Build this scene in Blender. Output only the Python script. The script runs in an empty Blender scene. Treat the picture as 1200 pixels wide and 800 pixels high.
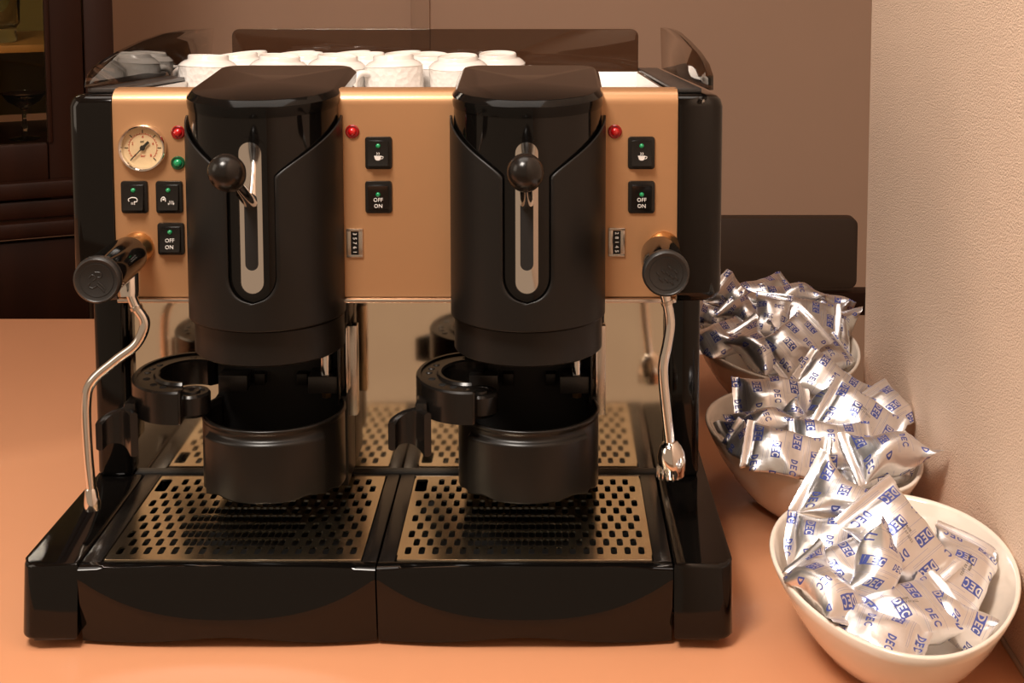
import bpy, bmesh, math, random
from mathutils import Vector, Matrix, noise
from mathutils.bvhtree import BVHTree
PI = math.pi
SC = bpy.context.scene
COL = SC.collection

# ------------------------------------------------------------------ camera
F, CX, CY, H = 1700.0, 643.0, 75.0, 0.548          # focal length in px, principal point, height over the worktop
PITCH = math.atan(F/17000.0)
cam = bpy.data.cameras.new('camera'); co = bpy.data.objects.new('camera', cam); COL.objects.link(co)
cam.sensor_width = 36; cam.lens = F*36/1200
cam.shift_x = -(CX-600)/1200; cam.shift_y = -(400-CY)/1200
cam.clip_start = .02
co.location = (0, 0, H); co.rotation_euler = (PI/2-PITCH, 0, 0)
SC.camera = co

# ------------------------------------------------------------------ world, lights, exposure
w = bpy.data.worlds.new('world'); SC.world = w; w.use_nodes = True
w.node_tree.nodes['Background'].inputs[0].default_value = (.56, .385, .255, 1)
w.node_tree.nodes['Background'].inputs[1].default_value = .55
def area(name, loc, target, size, power, col, sy=None):
    l = bpy.data.lights.new(name, 'AREA'); l.energy = power; l.color = col
    l.shape = 'RECTANGLE'; l.size = size; l.size_y = sy or size
    o = bpy.data.objects.new(name, l); COL.objects.link(o); o.location = loc
    o.rotation_euler = (Vector(target)-Vector(loc)).to_track_quat('-Z', 'Y').to_euler()
    return o
area('ceiling_lamp_front', (-.50, .25, 1.65), (.05, 1.2, .1), .5, 29, (1, .90, .80))
area('ceiling_lamp_above', (-.15, 1.15, 2.1), (-.15, 1.16, .2), 1.8, 13, (1, .90, .80), .9)
area('side_light_left', (-1.9, .5, 1.0), (.1, 1.2, .15), .8, 5, (1, .84, .68), 1.1)  # soft area light from the left; no window is built there
SC.view_settings.view_transform = 'Standard'; SC.view_settings.look = 'None'
SC.view_settings.gamma = 1; SC.view_settings.use_curve_mapping = False
SC.view_settings.exposure = 0.30

# ------------------------------------------------------------------ pixel -> world helpers (used to take sizes off the photograph)
pc, ps = math.cos(PITCH), math.sin(PITCH)
def ray(x, y):
    a = (x-CX)/F; b = -(y-CY)/F
    return Vector((a, pc+b*ps, -ps+b*pc))
def atY(x, y, Y): r = ray(x, y); return Vector((0, 0, H)) + r*(Y/r.y)
def atX(x, y, X): r = ray(x, y); return Vector((0, 0, H)) + r*(X/r.x)

# ------------------------------------------------------------------ materials
class E:
    """tiny maths-node expression builder"""
    nt = None
    def __init__(s, sock): s.s = sock
def _m(op, *a):
    n = E.nt.nodes.new('ShaderNodeMath'); n.operation = op
    for i, v in enumerate(a):
        if isinstance(v, E): E.nt.links.new(v.s, n.inputs[i])
        else: n.inputs[i].default_value = v
    return E(n.outputs[0])
for nm, op in (('add', 'ADD'), ('sub', 'SUBTRACT'), ('mul', 'MULTIPLY'), ('truediv', 'DIVIDE')):
    setattr(E, '__%s__' % nm, lambda a, b, op=op: _m(op, a, b))
    setattr(E, '__r%s__' % nm, lambda a, b, op=op: _m(op, b, a))
E.__lt__ = lambda a, b: _m('LESS_THAN', a, b)
E.__gt__ = lambda a, b: _m('GREATER_THAN', a, b)
def Mx(a, b): return _m('MAXIMUM', a, b)
def Mn(a, b): return _m('MINIMUM', a, b)

def mat(name, col, rough=.5, metal=0, coat=0, bump=None, vary=None, spec=.5, **kw):
    """bump=(scale,strength,distance[,detail]); vary=(scale,amount,stretch)"""
    m = bpy.data.materials.new(name); m.use_nodes = True
    nt = m.node_tree; b = nt.nodes['Principled BSDF']
    b.inputs['Base Color'].default_value = (*col, 1)
    b.inputs['Roughness'].default_value = rough; b.inputs['Metallic'].default_value = metal
    b.inputs['Coat Weight'].default_value = coat; b.inputs['Coat Roughness'].default_value = .06
    b.inputs['Specular IOR Level'].default_value = spec
    for k, v in kw.items(): b.inputs[k.replace('_', ' ')].default_value = v
    tc = nt.nodes.new('ShaderNodeTexCoord')
    if vary:
        mp = nt.nodes.new('ShaderNodeMapping'); mp.inputs['Scale'].default_value = vary[2]
        nt.links.new(tc.outputs['Object'], mp.inputs[0])
        n = nt.nodes.new('ShaderNodeTexNoise'); n.inputs['Scale'].default_value = vary[0]; n.inputs['Detail'].default_value = 6
        nt.links.new(mp.outputs[0], n.inputs['Vector'])
        mx = nt.nodes.new('ShaderNodeMix'); mx.data_type = 'RGBA'
        mx.inputs[6].default_value = (*[c*(1-vary[1]) for c in col], 1); mx.inputs[7].default_value = (*[min(1, c*(1+vary[1])) for c in col], 1)
        nt.links.new(n.outputs['Fac'], mx.inputs[0]); nt.links.new(mx.outputs[2], b.inputs['Base Color'])
    if bump:
        n = nt.nodes.new('ShaderNodeTexNoise'); n.inputs['Scale'].default_value = bump[0]
        n.inputs['Detail'].default_value = bump[3] if len(bump) > 3 else 3
        nt.links.new(tc.outputs['Object'], n.inputs['Vector'])
        bp = nt.nodes.new('ShaderNodeBump'); bp.inputs['Strength'].default_value = bump[1]; bp.inputs['Distance'].default_value = bump[2]
        nt.links.new(n.outputs['Fac'], bp.inputs['Height']); nt.links.new(bp.outputs[0], b.inputs['Normal'])
    return m

M = dict(
 gloss = mat('gloss_black_plastic', (.003, .0025, .0022), .07, spec=.36, bump=(9, .15, .002)),
 lid = mat('lid_black', (.004, .0036, .0032), .10, IOR=1.27),
 bin = mat('capsule_bin_black', (.0070, .0056, .0044), .32, spec=.38, bump=(700, .06, .0003)),
 gloss2 = mat('satin_gloss_black', (.008, .0065, .0055), .24, spec=.4, bump=(300, .05, .0003)),
 matte = mat('matte_black_plastic', (.0075, .0062, .0052), .42, spec=.32, bump=(900, .10, .0003)),
 dark = mat('dark_interior', (.004, .0035, .003), .7),
 rubber = mat('dark_grey_cap', (.016, .0145, .0135), .36),
 gold = mat('copper_gold_paint', (.48, .252, .118), .36, .45, coat=.25, vary=(8, .06, (1, 1, 1)), bump=(700, .03, .0003)),
 chrome = mat('chrome', (.80, .77, .74), .09, 1),
 steel = mat('brushed_steel', (.62, .56, .50), .27, 1, vary=(60, .12, (30, 1, 1))),
 mirror = mat('mirror_steel', (.92, .75, .58), .085, 1, vary=(14, .12, (1, 1, 1)), bump=(5, .08, .002)),
 grate = mat('stainless_grate', (.97, .79, .59), .20, 1, vary=(25, .16, (1, 1, 1))),
 chrome_satin = mat('satin_steel', (.62, .59, .56), .24, 1),
 speck = mat('speckled_dark_rail', (.035, .030, .027), .33, vary=(900, .8, (1, 1, 1))),
 brass = mat('brass', (.65, .42, .2), .3, 1),
 red = mat('red_lens', (.28, .002, .003), .15, coat=.6),
 redc = mat('red_lens_core', (.50, .006, .008), .2, coat=.6),
 green = mat('green_lens', (.004, .09, .03), .15, coat=.6),
 greenc = mat('green_lens_core', (.01, .28, .10), .2, coat=.6),
 dial = mat('cream_dial', (.80, .62, .42), .5),
 ink = mat('black_ink', (.01, .01, .01), .5),
 redink = mat('red_ink', (.55, .05, .03), .5),
 white = mat('white_print', (.78, .74, .70), .5),
 porc = mat('white_porcelain', (.78, .735, .69), .16, coat=.4),
 bowl = mat('cream_glazed_ceramic', (.86, .75, .64), .13, coat=.3),
 counter = mat('tan_worktop', (.62, .282, .145), .30, vary=(3, .04, (1, 1, 1)), bump=(400, .05, .0004)),
 plaster = mat('brown_plaster', (.46, .285, .195), .8, vary=(4, .05, (1, 1, 1))),
 plaster_shade = mat('brown_plaster_seam_shadow', (.40, .245, .165), .8),  # plaster darkened in its colour for the shadowed wall seam
 panelb = mat('dark_brown_panel', (.040, .022, .013), .6, spec=.3),
 floor = mat('tan_floor', (.34, .22, .14), .5),
 ceiling = mat('ceiling_paint', (.55, .42, .33), .8),
 wood = mat('dark_walnut', (.017, .0042, .0012), .5, spec=.2, vary=(22, .55, (1, 1, .08)), bump=(60, .1, .001)),
 shelfw = mat('light_wood', (.42, .20, .05), .45, vary=(14, .3, (.15, 1, 1))),
 olive = mat('olive_cabinet_back', (.17, .115, .018), .7, vary=(5, .4, (1, 1, 1))),
 caulk = mat('pale_bead', (.42, .30, .21), .6),
)
def glassy(name, col, rough=0.02, alpha_mix=None, ior=1.45):
    m = bpy.data.materials.new(name); m.use_nodes = True; nt = m.node_tree
    b = nt.nodes['Principled BSDF']
    b.inputs['Base Color'].default_value = (*col, 1); b.inputs['Roughness'].default_value = rough
    b.inputs['Transmission Weight'].default_value = 1; b.inputs['IOR'].default_value = ior
    return m
M['glass'] = glassy('clear_glass', (.9, .95, .93))
# smoked acrylic: a real thin sheet, mixes clear transmission with a gloss coat by fresnel
def smoked():
    m = bpy.data.materials.new('smoked_acrylic'); m.use_nodes = True; nt = m.node_tree
    nt.nodes.remove(nt.nodes['Principled BSDF']); out = nt.nodes['Material Output']
    tr = nt.nodes.new('ShaderNodeBsdfTransparent'); tr.inputs[0].default_value = (.52, .44, .38, 1)
    gl = nt.nodes.new('ShaderNodeBsdfGlossy'); gl.inputs['Roughness'].default_value = .03; gl.inputs[0].default_value = (.95, .93, .9, 1)
    fr = nt.nodes.new('ShaderNodeFresnel'); fr.inputs[0].default_value = 1.55
    mx = nt.nodes.new('ShaderNodeMixShader')
    nt.links.new(fr.outputs[0], mx.inputs[0]); nt.links.new(tr.outputs[0], mx.inputs[1]); nt.links.new(gl.outputs[0], mx.inputs[2])
    nt.links.new(mx.outputs[0], out.inputs[0])
    return m
M['smoke'] = smoked()
def pane_mat():
    m = smoked(); m.name = 'cabinet_pane'
    for n in m.node_tree.nodes:
        if n.type == 'BSDF_TRANSPARENT': n.inputs[0].default_value = (.93, .90, .82, 1)
    return m
M['pane'] = pane_mat()
def stucco():
    m = mat('beige_stucco', (.80, .585, .44), .75); nt = m.node_tree; b = nt.nodes['Principled BSDF']
    tc = nt.nodes.new('ShaderNodeTexCoord')
    a = nt.nodes.new('ShaderNodeTexNoise'); a.inputs['Scale'].default_value = 760; a.inputs['Detail'].default_value = 2
    c = nt.nodes.new('ShaderNodeTexVoronoi'); c.inputs['Scale'].default_value = 480
    nt.links.new(tc.outputs['Object'], a.inputs['Vector']); nt.links.new(tc.outputs['Object'], c.inputs['Vector'])
    E.nt = nt; h = E(a.outputs['Fac']) - E(c.outputs['Distance'])*.5
    bp = nt.nodes.new('ShaderNodeBump'); bp.inputs['Strength'].default_value = .9; bp.inputs['Distance'].default_value = .0016
    nt.links.new(h.s, bp.inputs['Height'])
    d = nt.nodes.new('ShaderNodeTexNoise'); d.inputs['Scale'].default_value = 9
    nt.links.new(tc.outputs['Object'], d.inputs['Vector'])
    bp2 = nt.nodes.new('ShaderNodeBump'); bp2.inputs['Strength'].default_value = .25; bp2.inputs['Distance'].default_value = .01
    nt.links.new(d.outputs['Fac'], bp2.inputs['Height']); nt.links.new(bp2.outputs[0], bp.inputs['Normal'])
    nt.links.new(bp.outputs[0], b.inputs['Normal'])
    return m
M['stucco'] = stucco()
def hammered():
    m = M['porc'].copy(); m.name = 'hammered_porcelain'; nt = m.node_tree; b = nt.nodes['Principled BSDF']
    tc = nt.nodes.new('ShaderNodeTexCoord'); v = nt.nodes.new('ShaderNodeTexVoronoi'); v.inputs['Scale'].default_value = 190
    nt.links.new(tc.outputs['Object'], v.inputs['Vector'])
    bp = nt.nodes.new('ShaderNodeBump'); bp.inputs['Strength'].default_value = .55; bp.inputs['Distance'].default_value = .0016
    nt.links.new(v.outputs['Distance'], bp.inputs['Height']); nt.links.new(bp.outputs[0], b.inputs['Normal'])
    return m
M['hammer'] = hammered()

def foil(name, phase):
    """silver foil printed with rows of blue lettering: D E C, boxed and plain by turns, with thin rules"""
    m = bpy.data.materials.new(name); m.use_nodes = True; nt = m.node_tree; b = nt.nodes['Principled BSDF']; E.nt = nt
    uv = nt.nodes.new('ShaderNodeUVMap'); uv.uv_map = 'UVMap'
    sx = nt.nodes.new('ShaderNodeSeparateXYZ'); nt.links.new(uv.outputs[0], sx.inputs[0])
    U = E(sx.outputs[0]) + phase; V = E(sx.outputs[1]) + phase*.6
    TW, TH = .0285, .0170                    # column and row spacing, metres
    row = _m('FLOOR', V/TH); ry = _m('FRACT', V/TH)
    odd = _m('FLOORED_MODULO', row, 2.0)
    uu = U/TW + odd*.5
    fx = _m('FRACT', uu); colm = _m('FLOORED_MODULO', _m('FLOOR', uu), 2.0)
    boxed = _m('FLOORED_MODULO', colm + row, 2.0)       # alternate boxed / plain
    X = (fx-.20)/.58; Yv = (ry-.25)/.46                 # word box 0..1
    inw = (X > 0)*(X < 1)*(Yv > 0)*(Yv < 1)
    L = X*3.0; li = _m('FLOOR', L); lx = (_m('FRACT', L)-.12)/.76; ly = (Yv-.12)/.76
    inl = (lx > 0)*(lx < 1)*(ly > 0)*(ly < 1)
    # E
    e = Mx(Mx(lx < .3, ly < .2), Mx(ly > .8, (_m('ABSOLUTE', ly-.5) < .1)*(lx < .85)))
    rD = _m('SQRT', _m('POWER', (lx-.2)/.8, 2.0) + _m('POWER', (ly-.5)*2.0, 2.0))
    d = Mx((lx < .3), (rD < 1)*(rD > .62)*(lx > .2))
    rC = _m('SQRT', _m('POWER', (lx-.52)/.52, 2.0) + _m('POWER', (ly-.5)*2.0, 2.0))
    c = (rC < 1)*(rC > .6)*(1.0-(lx > .68)*(_m('ABSOLUTE', ly-.5) < .24))
    isD = (li < .5); isC = (li > 1.5); isE = (1.0-isD)*(1.0-isC)
    let = (isD*d + isE*e + isC*c)*inl*inw
    blue = boxed*(inw-let) + (1.0-boxed)*let
    rules = Mx(Mx((_m('ABSOLUTE', ry-.05) < .014), (_m('ABSOLUTE', ry-.12) < .014)), (_m('ABSOLUTE', ry-.86) < .014))*.32*_m('LESS_THAN', _m('FRACT', uu*.5+.2), .62)
    fac = Mn(Mx(blue*.93, rules), 1.0)
    mx = nt.nodes.new('ShaderNodeMix'); mx.data_type = 'RGBA'
    mx.inputs[6].default_value = (.90, .885, .885, 1); mx.inputs[7].default_value = (.012, .045, .33, 1)
    nt.links.new(fac.s, mx.inputs[0]); nt.links.new(mx.outputs[2], b.inputs['Base Color'])
    met = .93 - fac*.7; nt.links.new(met.s, b.inputs['Metallic'])
    b.inputs['Roughness'].default_value = .31
    tc = nt.nodes.new('ShaderNodeTexCoord'); n = nt.nodes.new('ShaderNodeTexNoise'); n.inputs['Scale'].default_value = 55; n.inputs['Detail'].default_value = 3
    nt.links.new(tc.outputs['Object'], n.inputs['Vector'])
    bp = nt.nodes.new('ShaderNodeBump'); bp.inputs['Strength'].default_value = .22; bp.inputs['Distance'].default_value = .003
    nt.links.new(n.outputs['Fac'], bp.inputs['Height']); nt.links.new(bp.outputs[0], b.inputs['Normal'])
    return m
FOILS = [foil('printed_foil_%s' % 'abc'[i], p) for i, p in enumerate((0, .009, .017))]

# ------------------------------------------------------------------ mesh helpers
def finish(name, bm, m, parent=None, smooth=35, uv=False):
    bmesh.ops.recalc_face_normals(bm, faces=bm.faces[:]) if not uv else None
    me = bpy.data.meshes.new(name)
    off = parent.matrix_world_off if False else None
    bm.to_mesh(me); bm.free()
    for x in (m if isinstance(m, (list, tuple)) else [m]): me.materials.append(x)
    if smooth:
        me.polygons.foreach_set('use_smooth', [True]*len(me.polygons))
        me.set_sharp_from_angle(angle=math.radians(smooth))
    # the object's own origin sits at the middle of its footprint
    vs = me.vertices
    lo = [min(v.co[i] for v in vs) for i in range(3)]; hi = [max(v.co[i] for v in vs) for i in range(3)]
    c = Vector(((lo[0]+hi[0])/2, (lo[1]+hi[1])/2, lo[2]))
    me.transform(Matrix.Translation(-c))
    o = bpy.data.objects.new(name, me); COL.objects.link(o)
    WP[o.name] = c
    if parent:
        o.parent = parent; o.location = c - WP[parent.name]
    else: o.location = c
    return o
WP = {}
def empty(name, loc):
    o = bpy.data.objects.new(name, None); COL.objects.link(o); o.location = loc
    o.empty_display_size = .02; WP[o.name] = Vector(loc); return o
def tag(o, label=None, cat=None, group=None, kind=None):
    for k, v in (('label', label), ('category', cat), ('group', group), ('kind', kind)):
        if v: o[k] = v
    return o
def NB(): return bmesh.new()
def join(bm, other):
    me = bpy.data.meshes.new('tmp'); other.to_mesh(me); other.free(); bm.from_mesh(me); bpy.data.meshes.remove(me)
def box(bm, x0, x1, y0, y1, z0, z1, bev=0, seg=2, mi=0):
    t = NB(); bmesh.ops.create_cube(t, size=1)
    for v in t.verts: v.co = Vector(((x0+x1)/2+v.co.x*(x1-x0), (y0+y1)/2+v.co.y*(y1-y0), (z0+z1)/2+v.co.z*(z1-z0)))
    if bev: bmesh.ops.bevel(t, geom=t.edges[:], offset=bev, segments=seg, profile=.5, affect='EDGES')
    for f in t.faces: f.material_index = mi
    join(bm, t); return bm
def prism(bm, pts, a0, a1, axis='z', bev=0, seg=2, mi=0):
    """extrude the 2-D outline along an axis: z -> (x,y), y -> (x,z), x -> (y,z)"""
    t = NB()
    def P(p, a): return {'z': (p[0], p[1], a), 'y': (p[0], a, p[1]), 'x': (a, p[0], p[1])}[axis]
    A = [t.verts.new(P(p, a0)) for p in pts]; B = [t.verts.new(P(p, a1)) for p in pts]
    n = len(pts); fa = t.faces.new(A); fb = t.faces.new(B[::-1])
    for i in range(n): t.faces.new((A[i], B[i], B[(i+1) % n], A[(i+1) % n]))
    if bev:
        es = list(set(fa.edges) | set(fb.edges))
        bmesh.ops.bevel(t, geom=es, offset=bev, segments=seg, profile=.5, affect='EDGES')
    for f in t.faces: f.material_index = mi
    join(bm, t); return bm
def frame_for(d):
    d = Vector(d).normalized(); u = Vector((0, 0, 1)) if abs(d.z) < .9 else Vector((1, 0, 0))
    a = d.cross(u).normalized(); return d, a, a.cross(d).normalized()
def lathe(bm, prof, origin, axis, seg=32, mi=0):
    """prof: list of (r, h) along the axis from origin"""
    d, a, b = frame_for(axis); o = Vector(origin); rings = []
    for r, h in prof:
        if r < 1e-6: rings.append([bm.verts.new(o+d*h)])
        else: rings.append([bm.verts.new(o+d*h+a*(r*math.cos(2*PI*k/seg))+b*(r*math.sin(2*PI*k/seg))) for k in range(seg)])
    for A, B in zip(rings, rings[1:]):
        for k in range(seg):
            k2 = (k+1) % seg
            if len(A) == 1 and len(B) == 1: continue
            if len(A) == 1: f = bm.faces.new((A[0], B[k], B[k2]))
            elif len(B) == 1: f = bm.faces.new((A[k], B[0], A[k2]))
            else: f = bm.faces.new((A[k], B[k], B[k2], A[k2]))
            f.material_index = mi
    return bm
def spline(pts, n=8):
    P = [Vector(p) for p in pts]; P = [P[0]*2-P[1]] + P + [P[-1]*2-P[-2]]; out = []
    for i in range(1, len(P)-2):
        for k in range(n):
            t = k/n; a, b, c, d = P[i-1:i+3]
            out.append(.5*((2*b)+(c-a)*t+(2*a-5*b+4*c-d)*t*t+(3*b-a-3*c+d)*t**3))
    out.append(P[-2]); return out
def tube(bm, pts, r, seg=16, n=8, mi=0, raw=False):
    c = [Vector(p) for p in pts] if raw else spline(pts, n); N = len(c); rings = []
    up = None
    for i, p in enumerate(c):
        d = (c[min(i+1, N-1)]-c[max(i-1, 0)]).normalized()
        if up is None: _, up, _ = frame_for(d)
        up = (up-d*up.dot(d)).normalized(); b = d.cross(up)
        rr = r(i/(N-1)) if callable(r) else r
        rings.append([bm.verts.new(p+up*(rr*math.cos(2*PI*k/seg))+b*(rr*math.sin(2*PI*k/seg))) for k in range(seg)])
    for A, B in zip(rings, rings[1:]):
        for k in range(seg): bm.faces.new((A[k], B[k], B[(k+1) % seg], A[(k+1) % seg])).material_index = mi
    bm.faces.new(rings[0][::-1]).material_index = mi; bm.faces.new(rings[-1]).material_index = mi
    return bm
def grid(bm, fn, nu, nv, mi=0, flip=False):
    V = [[bm.verts.new(fn(i/nu, j/nv)) for j in range(nv+1)] for i in range(nu+1)]
    for i in range(nu):
        for j in range(nv):
            q = (V[i][j], V[i+1][j], V[i+1][j+1], V[i][j+1])
            bm.faces.new(q[::-1] if flip else q).material_index = mi
    return V
def solid(o, th, offset=-1):
    md = o.modifiers.new('thickness', 'SOLIDIFY'); md.thickness = th; md.offset = offset; return o
def text_obj(name, s, size, loc, m, parent, rot=(PI/2, 0, 0), depth=.00012):
    cu = bpy.data.curves.new(name, 'FONT'); cu.body = s; cu.size = size; cu.extrude = depth
    cu.align_x = 'CENTER'; cu.align_y = 'CENTER'; cu.resolution_u = 2
    t = bpy.data.objects.new('t', cu); me = bpy.data.meshes.new_from_object(t)
    bpy.data.objects.remove(t); bpy.data.curves.remove(cu)
    bm = NB(); bm.from_mesh(me); bpy.data.meshes.remove(me)
    from mathutils import Euler
    bm.transform(Matrix.Translation(loc) @ Euler(rot).to_matrix().to_4x4())
    return finish(name, bm, m, parent, 0)
def rrect(x0, x1, y0, y1, r, n=4):
    out = []
    for cx, cy, a in ((x1-r, y1-r, 0), (x0+r, y1-r, 90), (x0+r, y0+r, 180), (x1-r, y0+r, 270)):
        for k in range(n+1):
            t = math.radians(a+90*k/n); out.append((cx+r*math.cos(t), cy+r*math.sin(t)))
    return out

# ------------------------------------------------------------------ the setting
WX = .3475
def struct(name, bm, m, smooth=35):
    return tag(finish(name, bm, m, None, smooth), kind='structure')
struct('floor', box(NB(), -3.2, 2.2, -1.5, 3.4, -.95, -.90), M['floor'], 0)
struct('ceiling', box(NB(), -3.2, 2.2, -1.5, 3.4, 2.30, 2.35), M['ceiling'], 0)
b = box(NB(), -3.2, 2.2, 3.20, 3.30, -.90, 2.30); struct('wall_back', b, M['plaster'], 0)
b = box(NB(), -.303, -.262, 3.188, 3.1995, -.90, 2.30, .002); struct('seam_shadow_strip', b, M['plaster_shade'])  # strip whose darker colour paints the shadow of the wall seam
# stuccoed wall end on the right, its vertical corner rounded
r = .030
pts = [(WX, -1.2)] + [(WX+r-r*math.cos(math.radians(a)), 1.585-r+r*math.sin(math.radians(a))) for a in range(0, 91, 10)] + [(.75, 1.585), (.75, -1.2)]
struct('wall_right', prism(NB(), pts, -.90, 2.30), M['stucco'])
b = NB(); tube(b, [(WX-.001, y, .001) for y in (.906, 1.1, 1.3, 1.45, 1.575)], .0022, 8, 2); struct('trim_2', b, M['caulk'])

# worktop
pts = [(-1.5, .905), (WX-.0005, .905), (WX-.0005, 1.84), (.22, 1.84), (.22, 1.956), (-1.5, 1.956)]
cb = prism(NB(), pts, -.04, 0, bev=.003)
wt = empty('worktop', (-.5, 1.1, -.90))
finish('top', cb, M['counter'], wt)
finish('base_cabinet', box(NB(), -1.45, WX-.01, .93, 1.80, -.90, -.04, .004), M['wood'], wt)
tag(wt, 'smooth tan worktop running under the machine and bowls to the stuccoed wall', 'worktop')

# low dark panel behind the bowls
lp = empty('low_partition', (.42, 2.35, -.90))
finish('upper_panel', prism(NB(), rrect(-.05, .505, -.055, .062, .012), 2.33, 2.36, 'y', .002), M['panelb'], lp)
finish('rail', box(NB(), -.05, .54, 2.33, 2.37, -.10, -.062, .002), M['wood'], lp)
finish('lower_panel', box(NB(), -.05, .50, 2.34, 2.37, -.90, -.102, .002), M['dark'], lp)
tag(lp, 'dark brown low partition with a rounded upper corner behind the bowls', 'partition')

# ------------------------------------------------------------------ display cabinet, front left, turned a little towards the room
def cabinet():
    root = empty('display_cabinet', (0, 0, 0))
    # local frame: x along the front (0 = right end, negative to the left), y = depth, z up
    m = M
    def add(name, bm, ma, par, sm=35): return finish(name, bm, ma, par, sm)
    W0, W1, D = -.70, 0.0, .36
    b = NB()
    box(b, W1-.018, W1, .012, D, -.90, 1.1, .001); box(b, W0, W0+.018, .012, D, -.90, 1.1, .001)
    box(b, W0, W1, .012, D, 1.08, 1.10); box(b, W0, W1, .012, D, -.90, -.86)
    add('carcass', b, m['wood'], root)
    add('back_panel', box(NB(), W0+.02, W1-.02, D-.012, D-.002, .205, 1.07), m['olive'], root)
    add('stile', box(NB(), -.045, 0, 0, .025, -.90, 1.1, .003), m['wood'], root)
    add('cabinet_floor', box(NB(), W0+.02, W1-.02, .03, D-.012, .178, .193, .001), m['wood'], root)
    add('shelf', box(NB(), W0+.02, W1-.045, .045, D-.014, .3400, .3520, .0015), m['shelfw'], root)
    # glazed door
    d = add('door', box(NB(), -.103, -.047, -.006, .016, .10, 1.05, .004), m['wood'], root)
    add('rail', box(NB(), -.60, -.1035, -.006, .016, .140, .203, .004), m['wood'], d)
    add('rail', box(NB(), -.60, -.1035, -.006, .016, .990, 1.05, .004), m['wood'], d)
    add('stile', box(NB(), -.66, -.602, -.006, .016, .10, 1.05, .004), m['wood'], d)
    add('bead', box(NB(), -.1035, -.0960, -.010, -.005, .203, .985, .002), m['wood'], d)
    add('pane', box(NB(), -.601, -.104, .004, .007, .204, .989), m['pane'], d)
    # lower mouldings and drawer fronts
    for z0, z1, y0 in ((.118, .146, -.018), (.086, .116, -.010), (.058, .084, -.022)):
        add('moulding', box(NB(), W0, W1+.01, y0, .012, z0, z1, .006), m['wood'], root)
    add('drawer_front', box(NB(), -.67, -.05, -.008, .012, -.085, .052, .005), m['wood'], root)
    add('moulding', box(NB(), W0, W1+.005, -.016, .012, -.120, -.092, .006), m['wood'], root)
    add('lower_door', box(NB(), -.36, -.05, -.008, .012, -.80, -.126, .006), m['wood'], root)
    add('lower_door', box(NB(), -.67, -.365, -.008, .012, -.80, -.126, .006), m['wood'], root)
    tag(root, 'dark walnut display cabinet with a glazed door, standing left behind the machine', 'cabinet')
    return root
cab = cabinet()
CABM = Matrix.Translation((-.683, 2.27, 0)) @ Matrix.Rotation(math.radians(24), 4, 'Z')
cab.location = CABM.translation; cab.rotation_euler = (0, 0, math.radians(24))
def in_cab(x, y, z): return CABM @ Vector((x, y, z))
def glassware(name, prof, loc, label, group=None, seg=28):
    bm = NB(); lathe(bm, prof, loc, (0, 0, 1), seg)
    return tag(finish(name, bm, M['glass'], None, 50), label, 'glass', group)
tumb = [(0, .0), (.029, 0), (.031, .004), (.030, .022), (.036, .03), (.038, .09), (.0365, .095), (.035, .09), (.033, .03), (.026, .024), (0, .022)]
glassware('tumbler', tumb, in_cab(-.165, .12, .3525), 'clear tumbler on the upper cabinet shelf, nearest the right door frame', 'tumblers in the cabinet')
glassware('tumbler', tumb, in_cab(-.247, .10, .3525), 'clear tumbler on the upper cabinet shelf at the left edge of the photo', 'tumblers in the cabinet')
wine = [(0, 0), (.024, 0), (.024, .0015), (.005, .005), (.0035, .014), (.0060, .020), (.0035, .026), (.0035, .046), (.008, .051), (.026, .062), (.036, .075), (.0345, .075), (.024, .064), (.006, .056), (0, .054)]
for x, yy, lb in ((-.128, .12, 'clear stemmed glass on the cabinet floor, close to the door frame'), (-.208, .13, 'clear stemmed glass on the cabinet floor at the left edge of the photo')):
    glassware('wine_glass', wine, in_cab(x, yy, .1935), lb, 'stemmed glasses in the cabinet')

# ------------------------------------------------------------------ the espresso machine
mc = empty('espresso_machine', (-.13, 1.32, 0))
tag(mc, 'black and copper two group espresso machine on the tan worktop', 'coffee machine')
def part(name, bm, m, parent=None, smooth=35): return finish(name, bm, m, parent or mc, smooth)
def top_z(y): return .4085-.068*(y-1.16)      # the top of the machine falls a little to the rear
def shear_top(bm, above):
    for v in bm.verts:
        if v.co.z > above: v.co.z -= .068*(v.co.y-1.16)
XL, XR = -.3985, .1395            # base sides
SL, SR, SM = -.3540, .0938, -.1297   # seams between side wings and the two trays
YF, YS, YB = 1.050, 1.236, 1.645    # front, splash back, rear
ZT = .064

# feet
for fx, fy in ((-.36, 1.12), (.10, 1.12), (-.36, 1.55), (.10, 1.55)):
    part('foot', lathe(NB(), [(0, 0), (.018, 0), (.020, .004), (.017, .0165), (0, .0165)], (fx, fy, 0), (0, 0, 1), 20), M['matte'])
part('chassis', box(NB(), XL+.006, XR-.006, 1.085, YB, .016, .036, .002), M['dark'])

# side wings of the base
def wing(x0, x1, outer):
    bm = NB(); R = .012
    if outer < 0:
        pts = [(x1, YF)] + [(x0+R-R*math.sin(a), YF+R-R*math.cos(a)) for a in [math.radians(t) for t in range(0, 91, 15)]] + [(x0+.004, 1.25), (x0+.004, YB), (x1, YB)]
    else:
        pts = [(x0, YF)] + [(x1-R+R*math.sin(a), YF+R-R*math.cos(a)) for a in [math.radians(t) for t in range(0, 91, 15)]] + [(x1-.002, 1.25), (x1-.002, YB), (x0, YB)]
    prism(bm, pts, .0085, ZT, 'z', .0032, 3)
    for v in bm.verts:                      # the front leans back a touch, as on the trays
        if v.co.y < 1.08: v.co.y += -.0065+(v.co.z-.02)*.15
    return part('base_wing', bm, M['gloss'])
wing(XL, SL-.0006, -1); wing(SR+.0006, XR, 1)

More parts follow.
